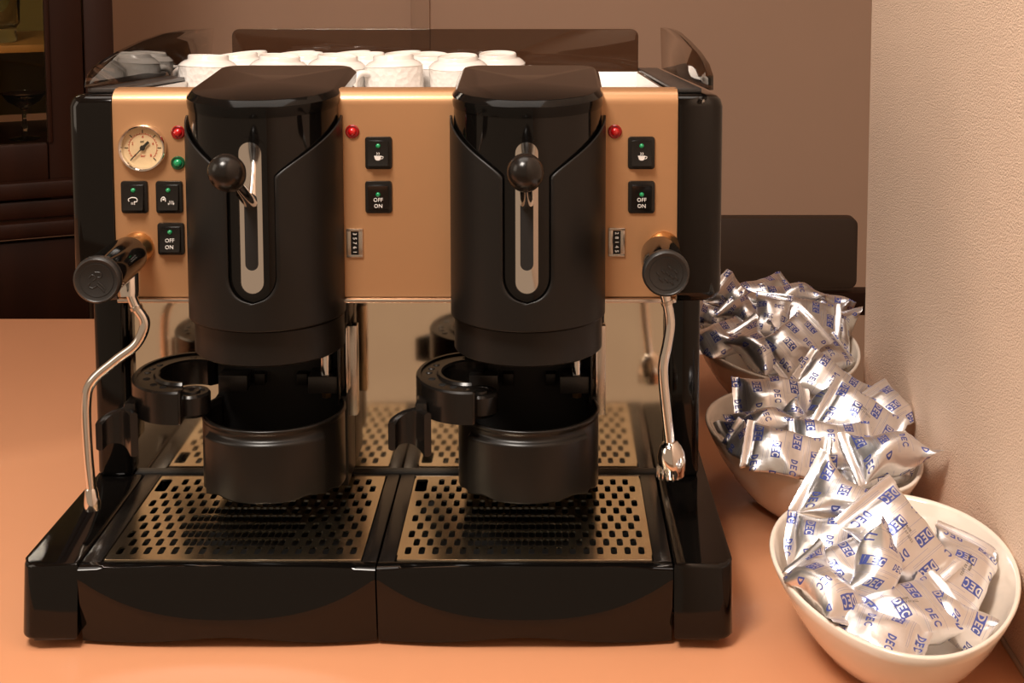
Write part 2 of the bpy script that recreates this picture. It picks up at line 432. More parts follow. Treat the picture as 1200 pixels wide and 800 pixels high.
# trays: scooped glossy front, rim, recess, grate
GY0, GY1 = 1.0582, 1.2242
def tray(x0, x1, gx0, gx1, flipx):
    bm = NB(); x0 += .0006; x1 -= .0006; xc = (x0+x1)/2; hw = (x1-x0)/2
    def zbot(u): return .0035 + .0060*math.exp(-((u)/.42)**2)
    def front(s, t):                        # s across, t from top to bottom
        u = 2*s-1; zb = zbot(u); arc = .020 + .036*abs(u)**2.4; zt_ = ZT-.003
        z = zt_-(zt_-arc)*t*2 if t <= .5 else arc-(arc-zb)*(t*2-1)       # below this height the face falls back
        y = YF - .0065 - .0012*(1-u*u) + (z-arc)*.15*(1 if z > arc else 0)
        if z < arc: y += (arc-z)*.16
        return Vector((xc+hw*u, y, z))
    G = grid(bm, front, 48, 20)
    # bullnose to the rim
    prev = [G[i][0] for i in range(49)]
    for f_, dz in ((.15, .0018), (.5, .0028), (1, .003)):
        cur = [bm.verts.new((v.co.x, v.co.y+(YF+.0050-v.co.y)*f_, ZT-.003+dz)) for v in [G[i][0] for i in range(49)]]
        for i in range(48): bm.faces.new((prev[i], prev[i+1], cur[i+1], cur[i]))
        prev = cur
    # underside
    low = [bm.verts.new((G[i][20].co.x, 1.10, .014)) for i in range(49)]
    for i in range(48): bm.faces.new((G[i][20], G[i+1][20], low[i+1], low[i]))
    # end cheeks
    for e in (0, 48):
        c = bm.verts.new((G[e][0].co.x, 1.10, ZT)); c2 = low[e]
        bm.faces.new([G[e][j] for j in range(21)] + [c2, c])
    t = part('drip_tray', bm, M['gloss'])
    # rim frame round the grate with raised side ribs
    r = NB(); zt = ZT+.0004
    box(r, x0, x1, YF+.0035, GY0-.0012, ZT-.012, zt-.0008, .0007)
    box(r, x0, gx0-.0012, GY0-.003, YS-.0005, ZT-.012, zt, .0009); box(r, gx1+.0012, x1, GY0-.003, YS-.0005, ZT-.012, zt, .0009)
    box(r, gx0-.002, gx1+.002, GY1+.001, YS-.0005, ZT-.012, zt-.0006, .0008)
    part('rim', r, M['gloss2'], t)
    part('well', box(NB(), x0+.004, x1-.004, GY0-.002, YS-.003, .0365, .0405, .001), M['dark'], t)
    # perforated plate: every hole is open
    g = NB(); NC, NR = 37, 10
    px = .01056/2; W = gx1-gx0; mx = (W-NC*px)/2
    yA = GY0+.0085; pyr = (GY1-.0055-yA)/NR
    z = ZT+.0002; hx, hy = .00240, .0064
    dense = {1: (11, 23), 2: (9, 25), 3: (8, 25), 4: (10, 24), 5: (11, 22)}
    vc = {}
    def V(x, y, zz=z):
        k = (round(x, 6), round(y, 6), round(zz, 6))
        if k not in vc: vc[k] = g.verts.new((x, y, zz))
        return vc[k]
    def ring(cx, cy, zz):
        a, bb, c = hx, hy, .0013
        P = [(a, -bb+c), (a, bb-c), (a-c, bb), (-a+c, bb), (-a, bb-c), (-a, -bb+c), (-a+c, -bb), (a-c, -bb)]
        return [g.verts.new((cx+p, cy+q, zz)) for p, q in P]
    for j in range(NR):
        for i in range(NC):
            xa, xb = gx0+mx+i*px, gx0+mx+(i+1)*px; ya, yb = yA+j*pyr, yA+(j+1)*pyr
            d = dense.get(j); solid_cell = True
            if (i+j) % 2 == 1 or (d and d[0] <= i <= d[1]): solid_cell = False
            if i < 3 and j >= 8: solid_cell = True
            if i == 0 or i == NC-1: solid_cell = True
            c = [V(xb, ya), V(xb, yb), V(xa, yb), V(xa, ya)]
            if solid_cell:
                if not (i < 3 and j >= 8): g.faces.new((c[3], c[0], c[1], c[2]))
                continue
            R = ring((xa+xb)/2, (ya+yb)/2, z); R2 = ring((xa+xb)/2, (ya+yb)/2, z-.0016)
            g.faces.new((c[0], c[1], R[1], R[0])); g.faces.new((c[1], R[2], R[1])); g.faces.new((c[1], c[2], R[3], R[2]))
            g.faces.new((c[2], R[4], R[3])); g.faces.new((c[2], c[3], R[5], R[4])); g.faces.new((c[3], R[6], R[5]))
            g.faces.new((c[3], c[0], R[7], R[6])); g.faces.new((c[0], R[0], R[7]))
            for k in range(8): g.faces.new((R[k], R[(k+1) % 8], R2[(k+1) % 8], R2[k]))
    # long finger slot in the rear left corner
    xa, xb, ya, yb = gx0+mx, gx0+mx+3*px, yA+8*pyr, yA+10*pyr
    sl = rrect(xa+.0020, xb-.0040, ya+.002, yb-.0015, .0025, 3)
    ov = [g.verts.new((p, q, z)) for p, q in sl]; ov2 = [g.verts.new((p, q, z-.0016)) for p, q in sl]
    n = len(ov); cor = [V(xb, yb), V(xa, yb), V(xa, ya), V(xb, ya)]
    for s_ in range(4):
        for k in range(3): g.faces.new((cor[s_], ov[s_*4+k+1], ov[s_*4+k]))
        g.faces.new((cor[s_], cor[(s_+1) % 4], ov[(s_*4+4) % n], ov[s_*4+3]))
    for k in range(n): g.faces.new((ov[k], ov2[k], ov2[(k+1) % n], ov[(k+1) % n]))
    bmesh.ops.recalc_face_normals(g, faces=g.faces[:])
    # margins and folded front lip
    box(g, gx0, gx1, GY0, yA, z-.0016, z+.00001); box(g, gx0, gx1, GY1-.0055, GY1, z-.0016, z+.00001)
    box(g, gx0, gx0+mx, yA, GY1-.0055, z-.0016, z+.00001); box(g, gx1-mx, gx1, yA, GY1-.0055, z-.0016, z+.00001)
    box(g, gx0, gx1, GY0-.0008, GY0+.0004, z-.004, z+.0004, .0003)
    gr = finish('perforated_grate', g, M['grate'], t, 30)
    if flipx: pass
    return t
tray(SL, SM, -.3374, -.1425, False)
tray(SM, SR, -.1153, .0784, False)

# splash back
part('splash_back', box(NB(), -.3630, .1000, YS, YS+.003, ZT-.002, .250), M['mirror'])
part('splash_sill', box(NB(), -.3630, .1000, YS-.006, YS+.0005, ZT-.004, ZT+.0010, .0008), M['dark'])
part('lower_housing', box(NB(), -.372, .110, YS+.004, YB-.02, .036, .250, .004), M['dark'])
# posts
for x0, x1 in ((-.3935, -.3630), (.1004, .1310)):
    part('post', box(NB(), x0, x1, 1.222, 1.30, ZT-.002, .250, .007, 4), M['gloss'])

# body: side panels
def side_panel(x0, x1, outer):
    bm = NB(); R = .011; z0, z1 = .2385, .4080
    def sec(inset):                          # plan outline with a rounded outer front corner
        a0 = x0+inset if outer < 0 else x0; a1 = x1-inset if outer > 0 else x1; yf = 1.148+inset
        P = []
        if outer < 0:
            P = [(a1, yf)] + [(a0+R-R*math.sin(a), yf+R-R*math.cos(a)) for a in [math.radians(t) for t in range(0, 91, 15)]] + [(a0, YB-inset), (a1, YB-inset)]
        else:
            P = [(a0, yf)] + [(a1-R+R*math.sin(a), yf+R-R*math.cos(a)) for a in [math.radians(t) for t in range(0, 91, 15)]] + [(a1, YB-inset), (a0, YB-inset)]
        return P
    levels = [(z0, .010), (z0+.0012, .0055), (z0+.0045, .002), (z0+.010, 0), (z1-.010, 0), (z1-.0045, .0015), (z1-.0012, .0045), (z1, .009)]
    rings = [[bm.verts.new((p[0], p[1], z)) for p in sec(i)] for z, i in levels]
    for A, B in zip(rings, rings[1:]):
        for k in range(len(A)): bm.faces.new((A[k], A[(k+1) % len(A)], B[(k+1) % len(A)], B[k]))
    bm.faces.new(rings[0][::-1]); bm.faces.new(rings[-1]); shear_top(bm, .35)
    return part('side_panel', bm, M['gloss'])
side_panel(-.3850, -.3494, -1); side_panel(.1038, .1400, 1)
part('inner_casing', box(NB(), -.349, .1034, 1.172, YB-.01, .252, .360, .002), M['dark'])

# copper fascia with rolled top edge
b = NB(); prof = [(1.162, .2430), (1.1512, .2430), (1.150, .2442), (1.150, .400)]
for k in range(1, 8):
    a = math.radians(90*k/7); prof.append((1.150+.012*(1-math.cos(a)), .400+.012*math.sin(a)))
prof += [(1.172, .412), (1.172, .404), (1.162, .395)]
prism(b, prof, -.3490, .1034, 'x')
fascia = part('front_fascia', b, M['gold'])
part('lower_lip', box(NB(), -.3485, .1030, 1.146, 1.160, .2395, .2428, .001), M['steel'])

# warming tray on top: a steel box sunk into the body, its floor following the slope
def floor_z(y): return top_z(y)-.0310
b = NB(); zr_ = .0245
box(b, -.345, .0975, 1.178, 1.600, .3775-.002, .3775)             # floor
box(b, -.345, .0975, 1.1755, 1.178, .3755, .4085)                 # front wall
box(b, -.3475, -.345, 1.1755, 1.600, .3755, .4085); box(b, .0975, .100, 1.1755, 1.600, .3755, .4085)
prism(b, [(1.600, .3760), (1.604, .3760), (1.628, .4060), (1.626, .4085), (1.622, .4085)], -.3475, .1000, 'x')
shear_top(b, 0)
part('cup_warmer_tray', b, M['chrome_satin'])
for k in range(6):
    b = box(NB(), .040+.012*k-.05*(k > 2), .045+.012*k-.05*(k > 2), 1.592, 1.5945, .3777, .3790); shear_top(b, 0); part('vent_slot', b, M['dark'])
for x0, x1 in ((-.372, -.3482), (.1012, .1235)):
    b = box(NB(), x0, x1, 1.162, 1.640, .4086, .4125, .001); shear_top(b, 0); part('side_rail', b, M['speck'])
# smoked guards
def guard_side(X, px, th):
    pts = [(v.y, v.z) for v in (atX(x, y, X) for x, y in px)]
    pts = [(y, max(z, top_z(y)+.0044)) for y, z in pts]
    return prism(NB(), pts, X-th/2, X+th/2, 'x', .0006, 2)
part('smoked_guard', guard_side(-.3715, [(102, 108), (103, 92), (108, 82), (120, 72), (140, 60), (165, 48), (190, 39.5), (215, 35), (249, 33.5), (245, 110), (200, 110), (150, 110)], .004), M['smoke'])
part('smoked_guard', guard_side(.1262, [(833, 118), (833, 88), (829, 75), (820, 62), (808, 49), (796, 38), (787, 33.5), (776, 32), (777, 110), (800, 112)], .004), M['smoke'])
A = atY(272, 34, 1.632); B = atY(748, 34, 1.632)
part('smoked_guard', prism(NB(), rrect(A.x, B.x, .3700, A.z, .008), 1.6300, 1.6340, 'y', .0005), M['smoke'])

# ------------------------------------------------------------------ group heads
RH = .0598
def cyl_pt(xc, r, th, z, y0=1.15): return Vector((xc+r*math.sin(th), y0-r*math.cos(th), z))
def group_head(xc, knob_dx):
    # core: D-shaped gloss body, rear reaching back over the fascia
    def dshape(r, yb, n=28, xr=None):
        P = [(xc+r*math.sin(math.radians(-90+180*k/n)), 1.15-r*math.cos(math.radians(-90+180*k/n))) for k in range(n+1)]
        c = .014; q = [math.radians(15*k) for k in range(7)]
        P += [(xc+r-c+c*math.cos(a), yb-c+c*math.sin(a)) for a in q]
        return P + [(xc-r+c-c*math.sin(a), yb-c+c*math.cos(a)) for a in q]
    b = prism(NB(), dshape(RH-.0006, 1.262), .2320, .4035)
    g = part('group_head', b, M['gloss'])
    # lid: flat top falling to the front, polished chamfer
    def topz(y): return .4205 - (1.262-y)*.058
    bm = NB(); rings = []
    for r, dz, yb in ((RH, -.013, 1.266), (RH+.0006, -.0080, 1.268), (RH+.0004, -.0048, 1.268), (RH-.0036, -.0004, 1.264), (RH-.0046, 0, 1.263)):
        rings.append([bm.verts.new((x, y, topz(y)+dz)) for x, y in dshape(r, yb, 40)])
    for A_, B_ in zip(rings, rings[1:]):
        n = len(A_)
        for k in range(n): bm.faces.new((A_[k], A_[(k+1) % n], B_[(k+1) % n], B_[k]))
    bm.faces.new(rings[0][::-1])
    n = len(rings[-1]); cen = bm.verts.new((xc, 1.18, topz(1.18)))
    for k in range(n): bm.faces.new((rings[-1][k], rings[-1][(k+1) % n], cen))
    lid = finish('lid', bm, M['lid'], g, 25)
    # matte shell with the curved cut-out
    def half(z):                             # half opening angle of the cut-out at height z
        zt, zv, zc = .392, .352, .2745
        if z >= zv:
            t = min(1, max(0, (z-zv)/(zt-zv))); return .305 + (PI/2*.98-.305)*(t**1.25)*(1 if t < 1 else 1)
        if z >= zc: return .305
        hgt = .0195; t = (zc-z)/hgt
        return .305*math.sqrt(max(0, 1-t*t))
    z_bot = .2555
    rs = RH+.0010
    bm = NB()
    for sgn in (-1, 1):
        def fn(s, t, sgn=sgn):
            z = .2322 + (.392-.2322)*t
            # denser rows around the foot of the slot
            h = half(z); th = h + (math.radians(100)-h)*s
            return cyl_pt(xc, rs, sgn*th, z)
        grid(bm, fn, 26, 130, flip=(sgn < 0))
    bmesh.ops.remove_doubles(bm, verts=bm.verts[:], dist=.00012)
    sh = finish('shell', bm, M['matte'], g, 40); solid(sh, .0016, 1)
    bmv = None
    # recessed trough and polished guide plate
    ra = RH+.0004
    def slot(r, hw, z0, z1, n=10):
        P = []
        for k in range(n+1): a = PI*k/n; P.append((hw*math.cos(a), z1-hw+hw*math.sin(a)))
        for k in range(n+1): a = PI+PI*k/n; P.append((hw*math.cos(a), z0+hw+hw*math.sin(a)))
        return P
    def slot_plate(name, hw_o, z0, z1, hw_i, zi0, zi1, r, ma, th=.0008):
        bm = NB(); O = slot(r, hw_o, z0, z1, 12); I = slot(r, hw_i, zi0, zi1, 12) if hw_i else None
        def P(p, rr): return cyl_pt(xc, rr, p[0]/RH, p[1])
        vo = [bm.verts.new(P(p, r)) for p in O]
        if I:
            vi = [bm.verts.new(P(p, r)) for p in I]; vd = [bm.verts.new(P(p, r-th)) for p in I]
            n = len(vo)
            for k in range(n):
                bm.faces.new((vo[k], vo[(k+1) % n], vi[(k+1) % n], vi[k])); bm.faces.new((vi[k], vi[(k+1) % n], vd[(k+1) % n], vd[k]))
        else: bm.faces.new(vo)
        vb = [bm.verts.new(P(p, r-th)) for p in O]; n = len(vo)
        for k in range(n): bm.faces.new((vo[k], vb[k], vb[(k+1) % n], vo[(k+1) % n]))
        return finish(name, bm, ma, g, 40)
    slot_plate('slot_surround', .0128, .2585, .3835, .0088, .2618, .3795, RH+.0012, M['gloss'], .0016)
    slot_plate('guide_plate', .0087, .2619, .3794, .0050, .2800, .3400, RH+.0003, M['chrome'], .0008)
    slot_plate('guide_slot', .0051, .2798, .3402, 0, 0, 0, RH+.0001, M['dark'], .0001)
    # lever with ball
    zr = .331
    st = Vector((xc, 1.093, zr)); en = Vector((xc+knob_dx*.7, 1.036, .361))
    lv = NB(); tube(lv, [st, st.lerp(en, .5), en], lambda t: .0052-.0008*t, 14); finish('lever', lv, M['chrome'], g)
    d = (Vector((xc+knob_dx, 1.016, .3720))-st).normalized(); kb = NB()
    L0 = en-d*.010
    lathe(kb, [(0, -.004), (.0048, -.004), (.0056, .0), (.0085, .0065), (.0118, .0145), (.0134, .0225), (.0128, .030), (.0100, .0362), (.0055, .0398), (0, .041)], L0, d, 28)
    finish('ball_knob', kb, M['gloss2'], g, 60)
    # lower ring
    rc = 1.158; R2 = .0602
    rp = [(R2-.012, .2005), (R2-.003, .2005), (R2, .2025), (R2, .2285), (R2-.002, .2305), (R2-.012, .2305)]
    bm = NB()
    def ringf(s, t):
        k = min(int(t*5+1e-6), 5); r, z = rp[k]; return Vector((xc+r*math.sin(math.radians(-115+230*s)), rc-r*math.cos(math.radians(-115+230*s)), z))
    grid(bm, ringf, 60, 5)
    part('locking_ring', bm, M['matte'], g)
    part('ring_underside', lathe(NB(), [(0, .2030), (.0560, .2030), (.0560, .229), (0, .229)], (xc, rc, 0), (0, 0, 1), 40), M['dark'], g)
    part('ring_tab', box(NB(), xc+.0575, xc+.0625, 1.168, 1.200, .2160, .2400, .0015), M['matte'], g)
    part('ring_tab', box(NB(), xc-.0625, xc-.0540, 1.168, 1.200, .2360, .2420, .001), M['matte'], g)
    # mechanism below the ring
    part('mounting_block', box(NB(), xc-.055, xc+.0535, 1.205, YS-.0008, .087, .2320, .001), M['dark'], g)
    part('guide_rod', lathe(NB(), [(0, .167), (.0054, .167), (.0054, .203), (0, .203)], (xc+.0405, 1.188, 0), (0, 0, 1), 18), M['chrome'], g)
    part('clamp_block', box(NB(), xc+.026, xc+.0505, 1.180, 1.204, .1530, .1675, .0006), M['rubber'], g)
    part('clamp_block', box(NB(), xc-.050, xc-.026, 1.186, 1.204, .1530, .1665, .0006), M['rubber'], g)
    part('clamp_block', box(NB(), xc+.014, xc+.023, 1.195, 1.2045, .1550, .1650, .0006), M['matte'], g)
    part('clamp_block', box(NB(), xc-.022, xc-.013, 1.195, 1.2045, .1550, .1650, .0006), M['matte'], g)
    part('hex_nut', lathe(NB(), [(0, .1475), (.0040, .1475), (.0044, .1490), (.0044, .1531), (0, .1531)], (xc+.0405, 1.188, 0), (0, 0, 1), 6), M['brass'], g, 20)
    part('side_plate', box(NB(), xc+.0515, xc+.0530, 1.176, 1.205, .145, .203, .0003), M['gloss2'], g)
    part('side_rail', box(NB(), xc+.0560, xc+.0650, 1.198, 1.210, .128, .2060, .0008), M['steel'], g)
    part('side_rail_edge', box(NB(), xc+.0562, xc+.0575, 1.190, 1.1978, .150, .2060, .0003), M['chrome'], g)
    # capsule bin
    rc, R = 1.167, .0580
    bm = NB()
    def zb(th):                                # wavy lower edge
        a = abs(th); return .0885 + .0026*math.exp(-((a-.62)/.16)**2) - .0016*math.exp(-((a-.98)/.10)**2) - (.004 if a > 1.25 else .004*max(0, (a-1.05)/.2))
    def outer(s, t):
        th = math.radians(-118+236*s); z0 = zb(th); z = z0+(.1460-z0)*t
        r = R
        a = abs(th)
        e = max(0, min(1, (.93-a)/.035))*max(0, min(1, (.1385-z)/.0035))
        r += .0042*e*e*(3-2*e) + (.0008 if t > .95 else 0)
        return Vector((xc+r*math.sin(th), rc-r*math.cos(th), z))
    grid(bm, outer, 220, 44)
    cup = part('capsule_bin', bm, M['bin'], None, 50); solid(cup, .003, -1)
    part('bin_floor', lathe(NB(), [(0, .0925), (.0548, .0925), (.0548, .094), (0, .094)], (xc, rc, 0), (0, 0, 1), 40), M['dark'], cup)
    part('bin_flange', box(NB(), xc+.0505, xc+.0575, 1.188, YS-.0008, .070, .1480, .001), M['matte'], cup)
    part('bin_flange', box(NB(), xc-.0560, xc-.0505, 1.195, YS-.0008, .080, .1440, .001), M['matte'], cup)
    return g
group_head(-.2273, -.003); group_head(-.0167, 0.0)

# swung-out capsule arms
def arm(cx, cy):
    zt, zb_ = .1765, .1500
    bm = NB(); n = 40; a0, a1 = math.radians(66), math.radians(276)
    Ro, Ri = .0520, .0265
    sec = [(Ro, zb_), (Ro, zt-.0015), (Ro-.0015, zt), (Ro-.0045, zt), (Ro-.0055, zt-.0015), (Ri+.006, zt-.0015), (Ri+.0045, zt+.0005), (Ri+.0015, zt+.0005), (Ri, zt-.001), (Ri, zb_+.006), (Ri+.004, zb_+.004)]
    rings = []
    for k in range(n+1):
        a = a0+(a1-a0)*k/n
        rings.append([bm.verts.new((cx+r*.86*math.cos(a), cy+r*1.07*math.sin(a), z)) for r, z in sec])
    for A_, B_ in zip(rings, rings[1:]):
        for k in range(len(sec)): bm.faces.new((A_[k], A_[(k+1) % len(sec)], B_[(k+1) % len(sec)], B_[k]))
    bm.faces.new(rings[0]); bm.faces.new(rings[-1][::-1])
    a = part('swing_arm', bm, M['gloss2'])
    # hinge lug with its spiral boss at the open end
    lx, ly = cx+.0090, cy-.0285
    part('hinge_lug', lathe(NB(), [(0, .1500), (.0125, .1500), (.0150, .1530), (.0152, .1670), (.0138, .1690), (.0108, .1690), (.0100, .1676), (.0072, .1676), (.0066, .1698), (.0026, .1698), (0, .1680)], (lx, ly, 0), (0, 0, 1), 32), M['gloss2'], a)
    part('stop_tab', box(NB(), cx-.001, cx+.0065, cy-.0545, cy-.043, .1495, .1762, .001), M['gloss2'], a)
    for t in (205, 232, 250):
        px, py = cx+.0335*math.cos(math.radians(t)), cy+.040*math.sin(math.radians(t))
        part('recess_hole', lathe(NB(), [(0, 0), (.0032, 0), (.0028, .0006), (0, .0006)], (px, py, zt-.0018), (0, 0, 1), 14), M['dark'], a)
    for t in (100, 150, 165, 180):
        px, py = cx+.0340*math.cos(math.radians(t)), cy+.0410*math.sin(math.radians(t))
        part('moulded_mark', lathe(NB(), [(0, 0), (.0030, 0), (.0024, .0007), (0, .0007)], (px, py, zt-.0016), (0, 0, 1), 10), M['rubber'], a)
    # thumb grip: curved blade hanging off the ring
    P2 = [Vector((cx+a_, cy+b_, 0)) for a_, b_ in ((-.0600, -.050), (-.0580, -.044), (-.0520, -.0395), (-.0440, -.0390), (-.0370, -.043), (-.0310, -.053))]
    sp = spline(P2, 6); bm = NB(); rr = []
    for i, p in enumerate(sp):
        t = i/(len(sp)-1); d = (sp[min(i+1, len(sp)-1)]-sp[max(i-1, 0)]).normalized(); nn = Vector((-d.y, d.x, 0)); h = .0030+.0010*math.sin(PI*t)
        zt2 = .1500+.009*min(1, t*1.6); zb2 = .1270+.0045*math.sin(PI*t)-.004*t
        rr.append([bm.verts.new((p.x+nn.x*h*a_, p.y+nn.y*h*a_, z)) for a_, z in ((-1, zb2+.001), (-1, zt2-.0015), (-.4, zt2), (.4, zt2), (1, zt2-.0015), (1, zb2+.001), (0, zb2))])
    for A_, B_ in zip(rr, rr[1:]):
        for k in range(7): bm.faces.new((A_[k], A_[(k+1) % 7], B_[(k+1) % 7], B_[k]))
    bm.faces.new(rr[0]); bm.faces.new(rr[-1][::-1])
    part('thumb_grip', bm, M['gloss2'], a)
    part('grip_bracket', box(NB(), cx-.0420, cx-.0320, cy-.044, cy-.018, .1310, .1640, .0025), M['gloss2'], a)
arm(-.0648, 1.168); arm(-.2975, 1.168)

# ------------------------------------------------------------------ controls on the fascia
YP = 1.150
def lens(x, z, c1, c2, lab):
    p = part('indicator_light', lathe(NB(), [(0, -.002), (.0056, -.002), (.0056, .0012), (.0048, .0022), (.0046, .0014), (.0034, .0014)], (x, YP, z), (0, -1, 0), 26), M[c1])
    part('lens', lathe(NB(), [(.0034, .0010), (.0034, .0020), (.0026, .0034), (.0012, .0040), (0, .0042)], (x, YP, z), (0, -1, 0), 22), M[c2], p, 60)
    p['label'] = lab
lens(-.2965, .3781, 'red', 'redc', 'red indicator light beside the gauge'); lens(-.2972, .3534, 'green', 'greenc', 'green indicator light below the red one beside the gauge')
lens(-.1571, .3788, 'red', 'redc', 'red indicator light between the two group heads'); lens(.0530, .3788, 'red', 'redc', 'red indicator light right of the right group head')
def rocker(x, z, kind, pressed, lab):
    w, h = .0108, .0132
    bm = NB(); O = rrect(x-w, x+w, z-h, z+h, .0025); prism(bm, O, YP-.0022, YP+.003, 'y', .0009, 2)
    p = part('rocker_switch', bm, M['gloss2']); p['label'] = lab
    k = -1 if not pressed else 1
    # tilted key
    bm = NB(); kw, kh = .0080, .0104
    yo, yi = YP-.0078, YP-.0032
    yt, yb = (yo, yi) if pressed else (yi-.0012, yo-.0002)
    pts = [(YP-.0015, z+kh), (yt, z+kh-.0004), ((yt+yb)/2+.0016 if not pressed else yt+.0026, z+.0046 if pressed else z+.001), (yb, z-kh+.0010), (YP-.0015, z-kh)]
    prism(bm, [(a, c) for a, c in pts], x-kw, x+kw, 'x', .0005, 2)
    key = part('key', bm, M['gloss2'], p)
    def ysurf(zz):
        Q = pts[1:4]
        for (ya, za), (yb_, zb_) in zip(Q, Q[1:]):
            if zb_ <= zz <= za: return ya+(yb_-ya)*(za-zz)/(za-zb_)
        return yb
    zl = z+.0062 if not pressed else z+.0028
    part('led', lathe(NB(), [(0, -.001), (.0019, -.001), (.0018, .0005), (.001, .0011), (0, .0013)], (x, ysurf(zl)-.0001, zl), (0, -1, .1), 16), M['greenc'], p, 60)
    def txt(s, zz, size): text_obj('lettering', s, size, (x, ysurf(zz)-.0006, zz), M['white'], p, (PI/2, 0, 0), .0004)
    if kind == 'onoff':
        o = .0000 if not pressed else -.0012
        txt('OFF', z-.0005+o, .0044); txt('ON', z-.0056+o, .0044)
    elif kind == 'cup':
        zc = z-.0028; y = ysurf(zc)-.0004; bm = NB()
        prism(bm, [(x-.0030, zc+.0012), (x-.0022, zc-.0016), (x-.0010, zc-.0024), (x+.0010, zc-.0024), (x+.0020, zc-.0016), (x+.0028, zc+.0012)], y-.0004, y+.0012, 'y')
        box(bm, x-.0036, x+.0030, y-.0004, y+.0014, zc-.0036, zc-.0031)
        tube(bm, [(x+.0026, y, zc+.0008), (x+.0042, y, zc+.0004), (x+.0036, y, zc-.0010), (x+.0022, y, zc-.0012)], .00028, 6, 4)
        for q in (-.0010, .0006): tube(bm, [(x+q, y-.0002, zc+.0020), (x+q+.0006, y-.0002, zc+.0030), (x+q, y-.0002, zc+.0040)], .00028, 6, 4)
        finish('cup_symbol', bm, M['white'], p)
    elif kind == 'tap':
        zc = z-.003; y = ysurf(zc)-.0004; bm = NB()
        tube(bm, [(x-.0030, y, zc+.0004), (x-.0034, y, zc+.0024), (x-.0004, y, zc+.0036), (x+.0030, y, zc+.0030), (x+.0034, y, zc+.0004), (x+.0010, y, zc+.0002)], .0004, 6, 5)
        for q in (-.0010, .0002, .0014): box(bm, x+q-.0002, x+q+.0002, y-.0003, y+.0012, zc-.0024, zc-.0002)
        box(bm, x-.0034, x+.0034, y-.0003, y+.0014, zc-.0038, zc-.0033)
        finish('steam_symbol', bm, M['white'], p)
    elif kind == 'boiler':
        zc = z-.003; y = ysurf(zc)-.0004; bm = NB()
        tube(bm, [(x-.0052, y, zc+.0004), (x-.0050, y, zc+.0028), (x-.0034, y, zc+.0040), (x-.0020, y, zc+.0028), (x-.0018, y, zc+.0004)], .0004, 6, 5)
        lathe(bm, [(0, 0), (.0009, 0), (0, .0006)], (x-.0034, y, zc+.0020), (0, -1, 0), 10)
        tube(bm, [(x+.0004, y, zc-.0008), (x+.0010, y, zc-.0030), (x+.0026, y, zc-.0036), (x+.0042, y, zc-.0030), (x+.0050, y, zc-.0008)], .0004, 6, 5)
        for q in (.0014, .0027, .0040): tube(bm, [(x+q, y, zc-.0018), (x+q+.0003, y, zc-.0002), (x+q-.0001, y, zc+.0010)], .0003, 6, 3)
        finish('boiler_symbol', bm, M['white'], p)
rocker(-.3327, .3257, 'tap', False, 'rocker switch with a tap symbol, under the gauge')
rocker(-.3047, .3257, 'boiler', False, 'rocker switch with two small symbols')
rocker(-.3042, .2916, 'onoff', False, 'rocker switch lettered OFF and ON, lowest on the left')
rocker(-.1362, .3616, 'cup', False, 'rocker switch with a cup symbol, centre')
rocker(-.1366, .3257, 'onoff', True, 'rocker switch lettered OFF and ON, centre')
rocker(.0742, .3616, 'cup', False, 'rocker switch with a cup symbol, right')
rocker(.0745, .3257, 'onoff', True, 'rocker switch lettered OFF and ON, right')
def hours(x, z):
    bm = NB(); w, h = .0066, .0118
    for a in ((x-w, x+w, z+h-.0022, z+h), (x-w, x+w, z-h, z-h+.0022), (x-w, x-w+.0036, z-h+.0022, z+h-.0022), (x+w-.0036, x+w, z-h+.0022, z+h-.0022)):
        box(bm, a[0], a[1], YP-.0018, YP+.001, a[2], a[3], .0003)
    p = part('shot_counter', bm, M['steel'])
    part('window', box(NB(), x-.0031, x+.0031, YP-.0006, YP, z-h+.002, z+h-.002), M['dark'], p)
    for k, dgt in enumerate('35761' if x < 0 else '28145'):
        zz = z+.0074-k*.0037
        part('number_wheel', box(NB(), x-.0026, x+.0026, YP-.0012, YP-.0005, zz-.0015, zz+.0015, .0003), M['gloss2'], p)
    for k, dgt in enumerate('35761' if x < 0 else '28145'):
        zz = z+.0074-k*.0037
        text_obj('digit', dgt, .0042, (x, YP-.0013, zz), M['white'], p, (PI/2, PI/2, 0), .0001)
hours(-.1563, .2882); hours(.0548, .2889)

# pressure gauge
gx, gz = -.3248, .3658
g = part('pressure_gauge', lathe(NB(), [(.0160, 0), (.0165, .004), (.0172, .0062), (.0182, .0066), (.0190, .0050), (.0192, .0010), (.0185, -.001)], (gx, YP, gz), (0, -1, 0), 56), M['chrome'], None, 50)
part('dial', lathe(NB(), [(0, .0012), (.0163, .0012), (.0163, 0)], (gx, YP, gz), (0, -1, 0), 48), M['dial'], g)
def dial_bar(name, a, r0, r1, wd, m, y=YP-.0014):
    bm = NB(); a = math.radians(a); d = Vector((math.cos(a), 0, math.sin(a))); q = Vector((-d.z, 0, d.x))
    pts = [d*r0-q*wd, d*r1-q*wd, d*r1+q*wd, d*r0+q*wd]
    prism(bm, [(gx+p.x, gz+p.z) for p in pts], y-.00012, y, 'y'); return bm
bm = NB(); bm2 = NB()
for k in range(0, 25):
    a = 225-270*k/24
    join(bm if k % 4 == 0 else bm2, dial_bar('t', a, .0118 if k % 4 == 0 else .0112, .0146 if k % 4 == 0 else .0122, .00035 if k % 4 == 0 else .0002, None))
finish('scale_mark', bm, M['ink'], g, 0); finish('scale_mark', bm2, M['redink'], g, 0)
bm = NB(); arcp = [(gx+.0112*math.cos(math.radians(225-270*k/40)), YP-.0014, gz+.0112*math.sin(math.radians(225-270*k/40))) for k in range(41)]
tube(bm, arcp, .00018, 5, 1, raw=True); finish('scale_arc', bm, M['redink'], g, 0)
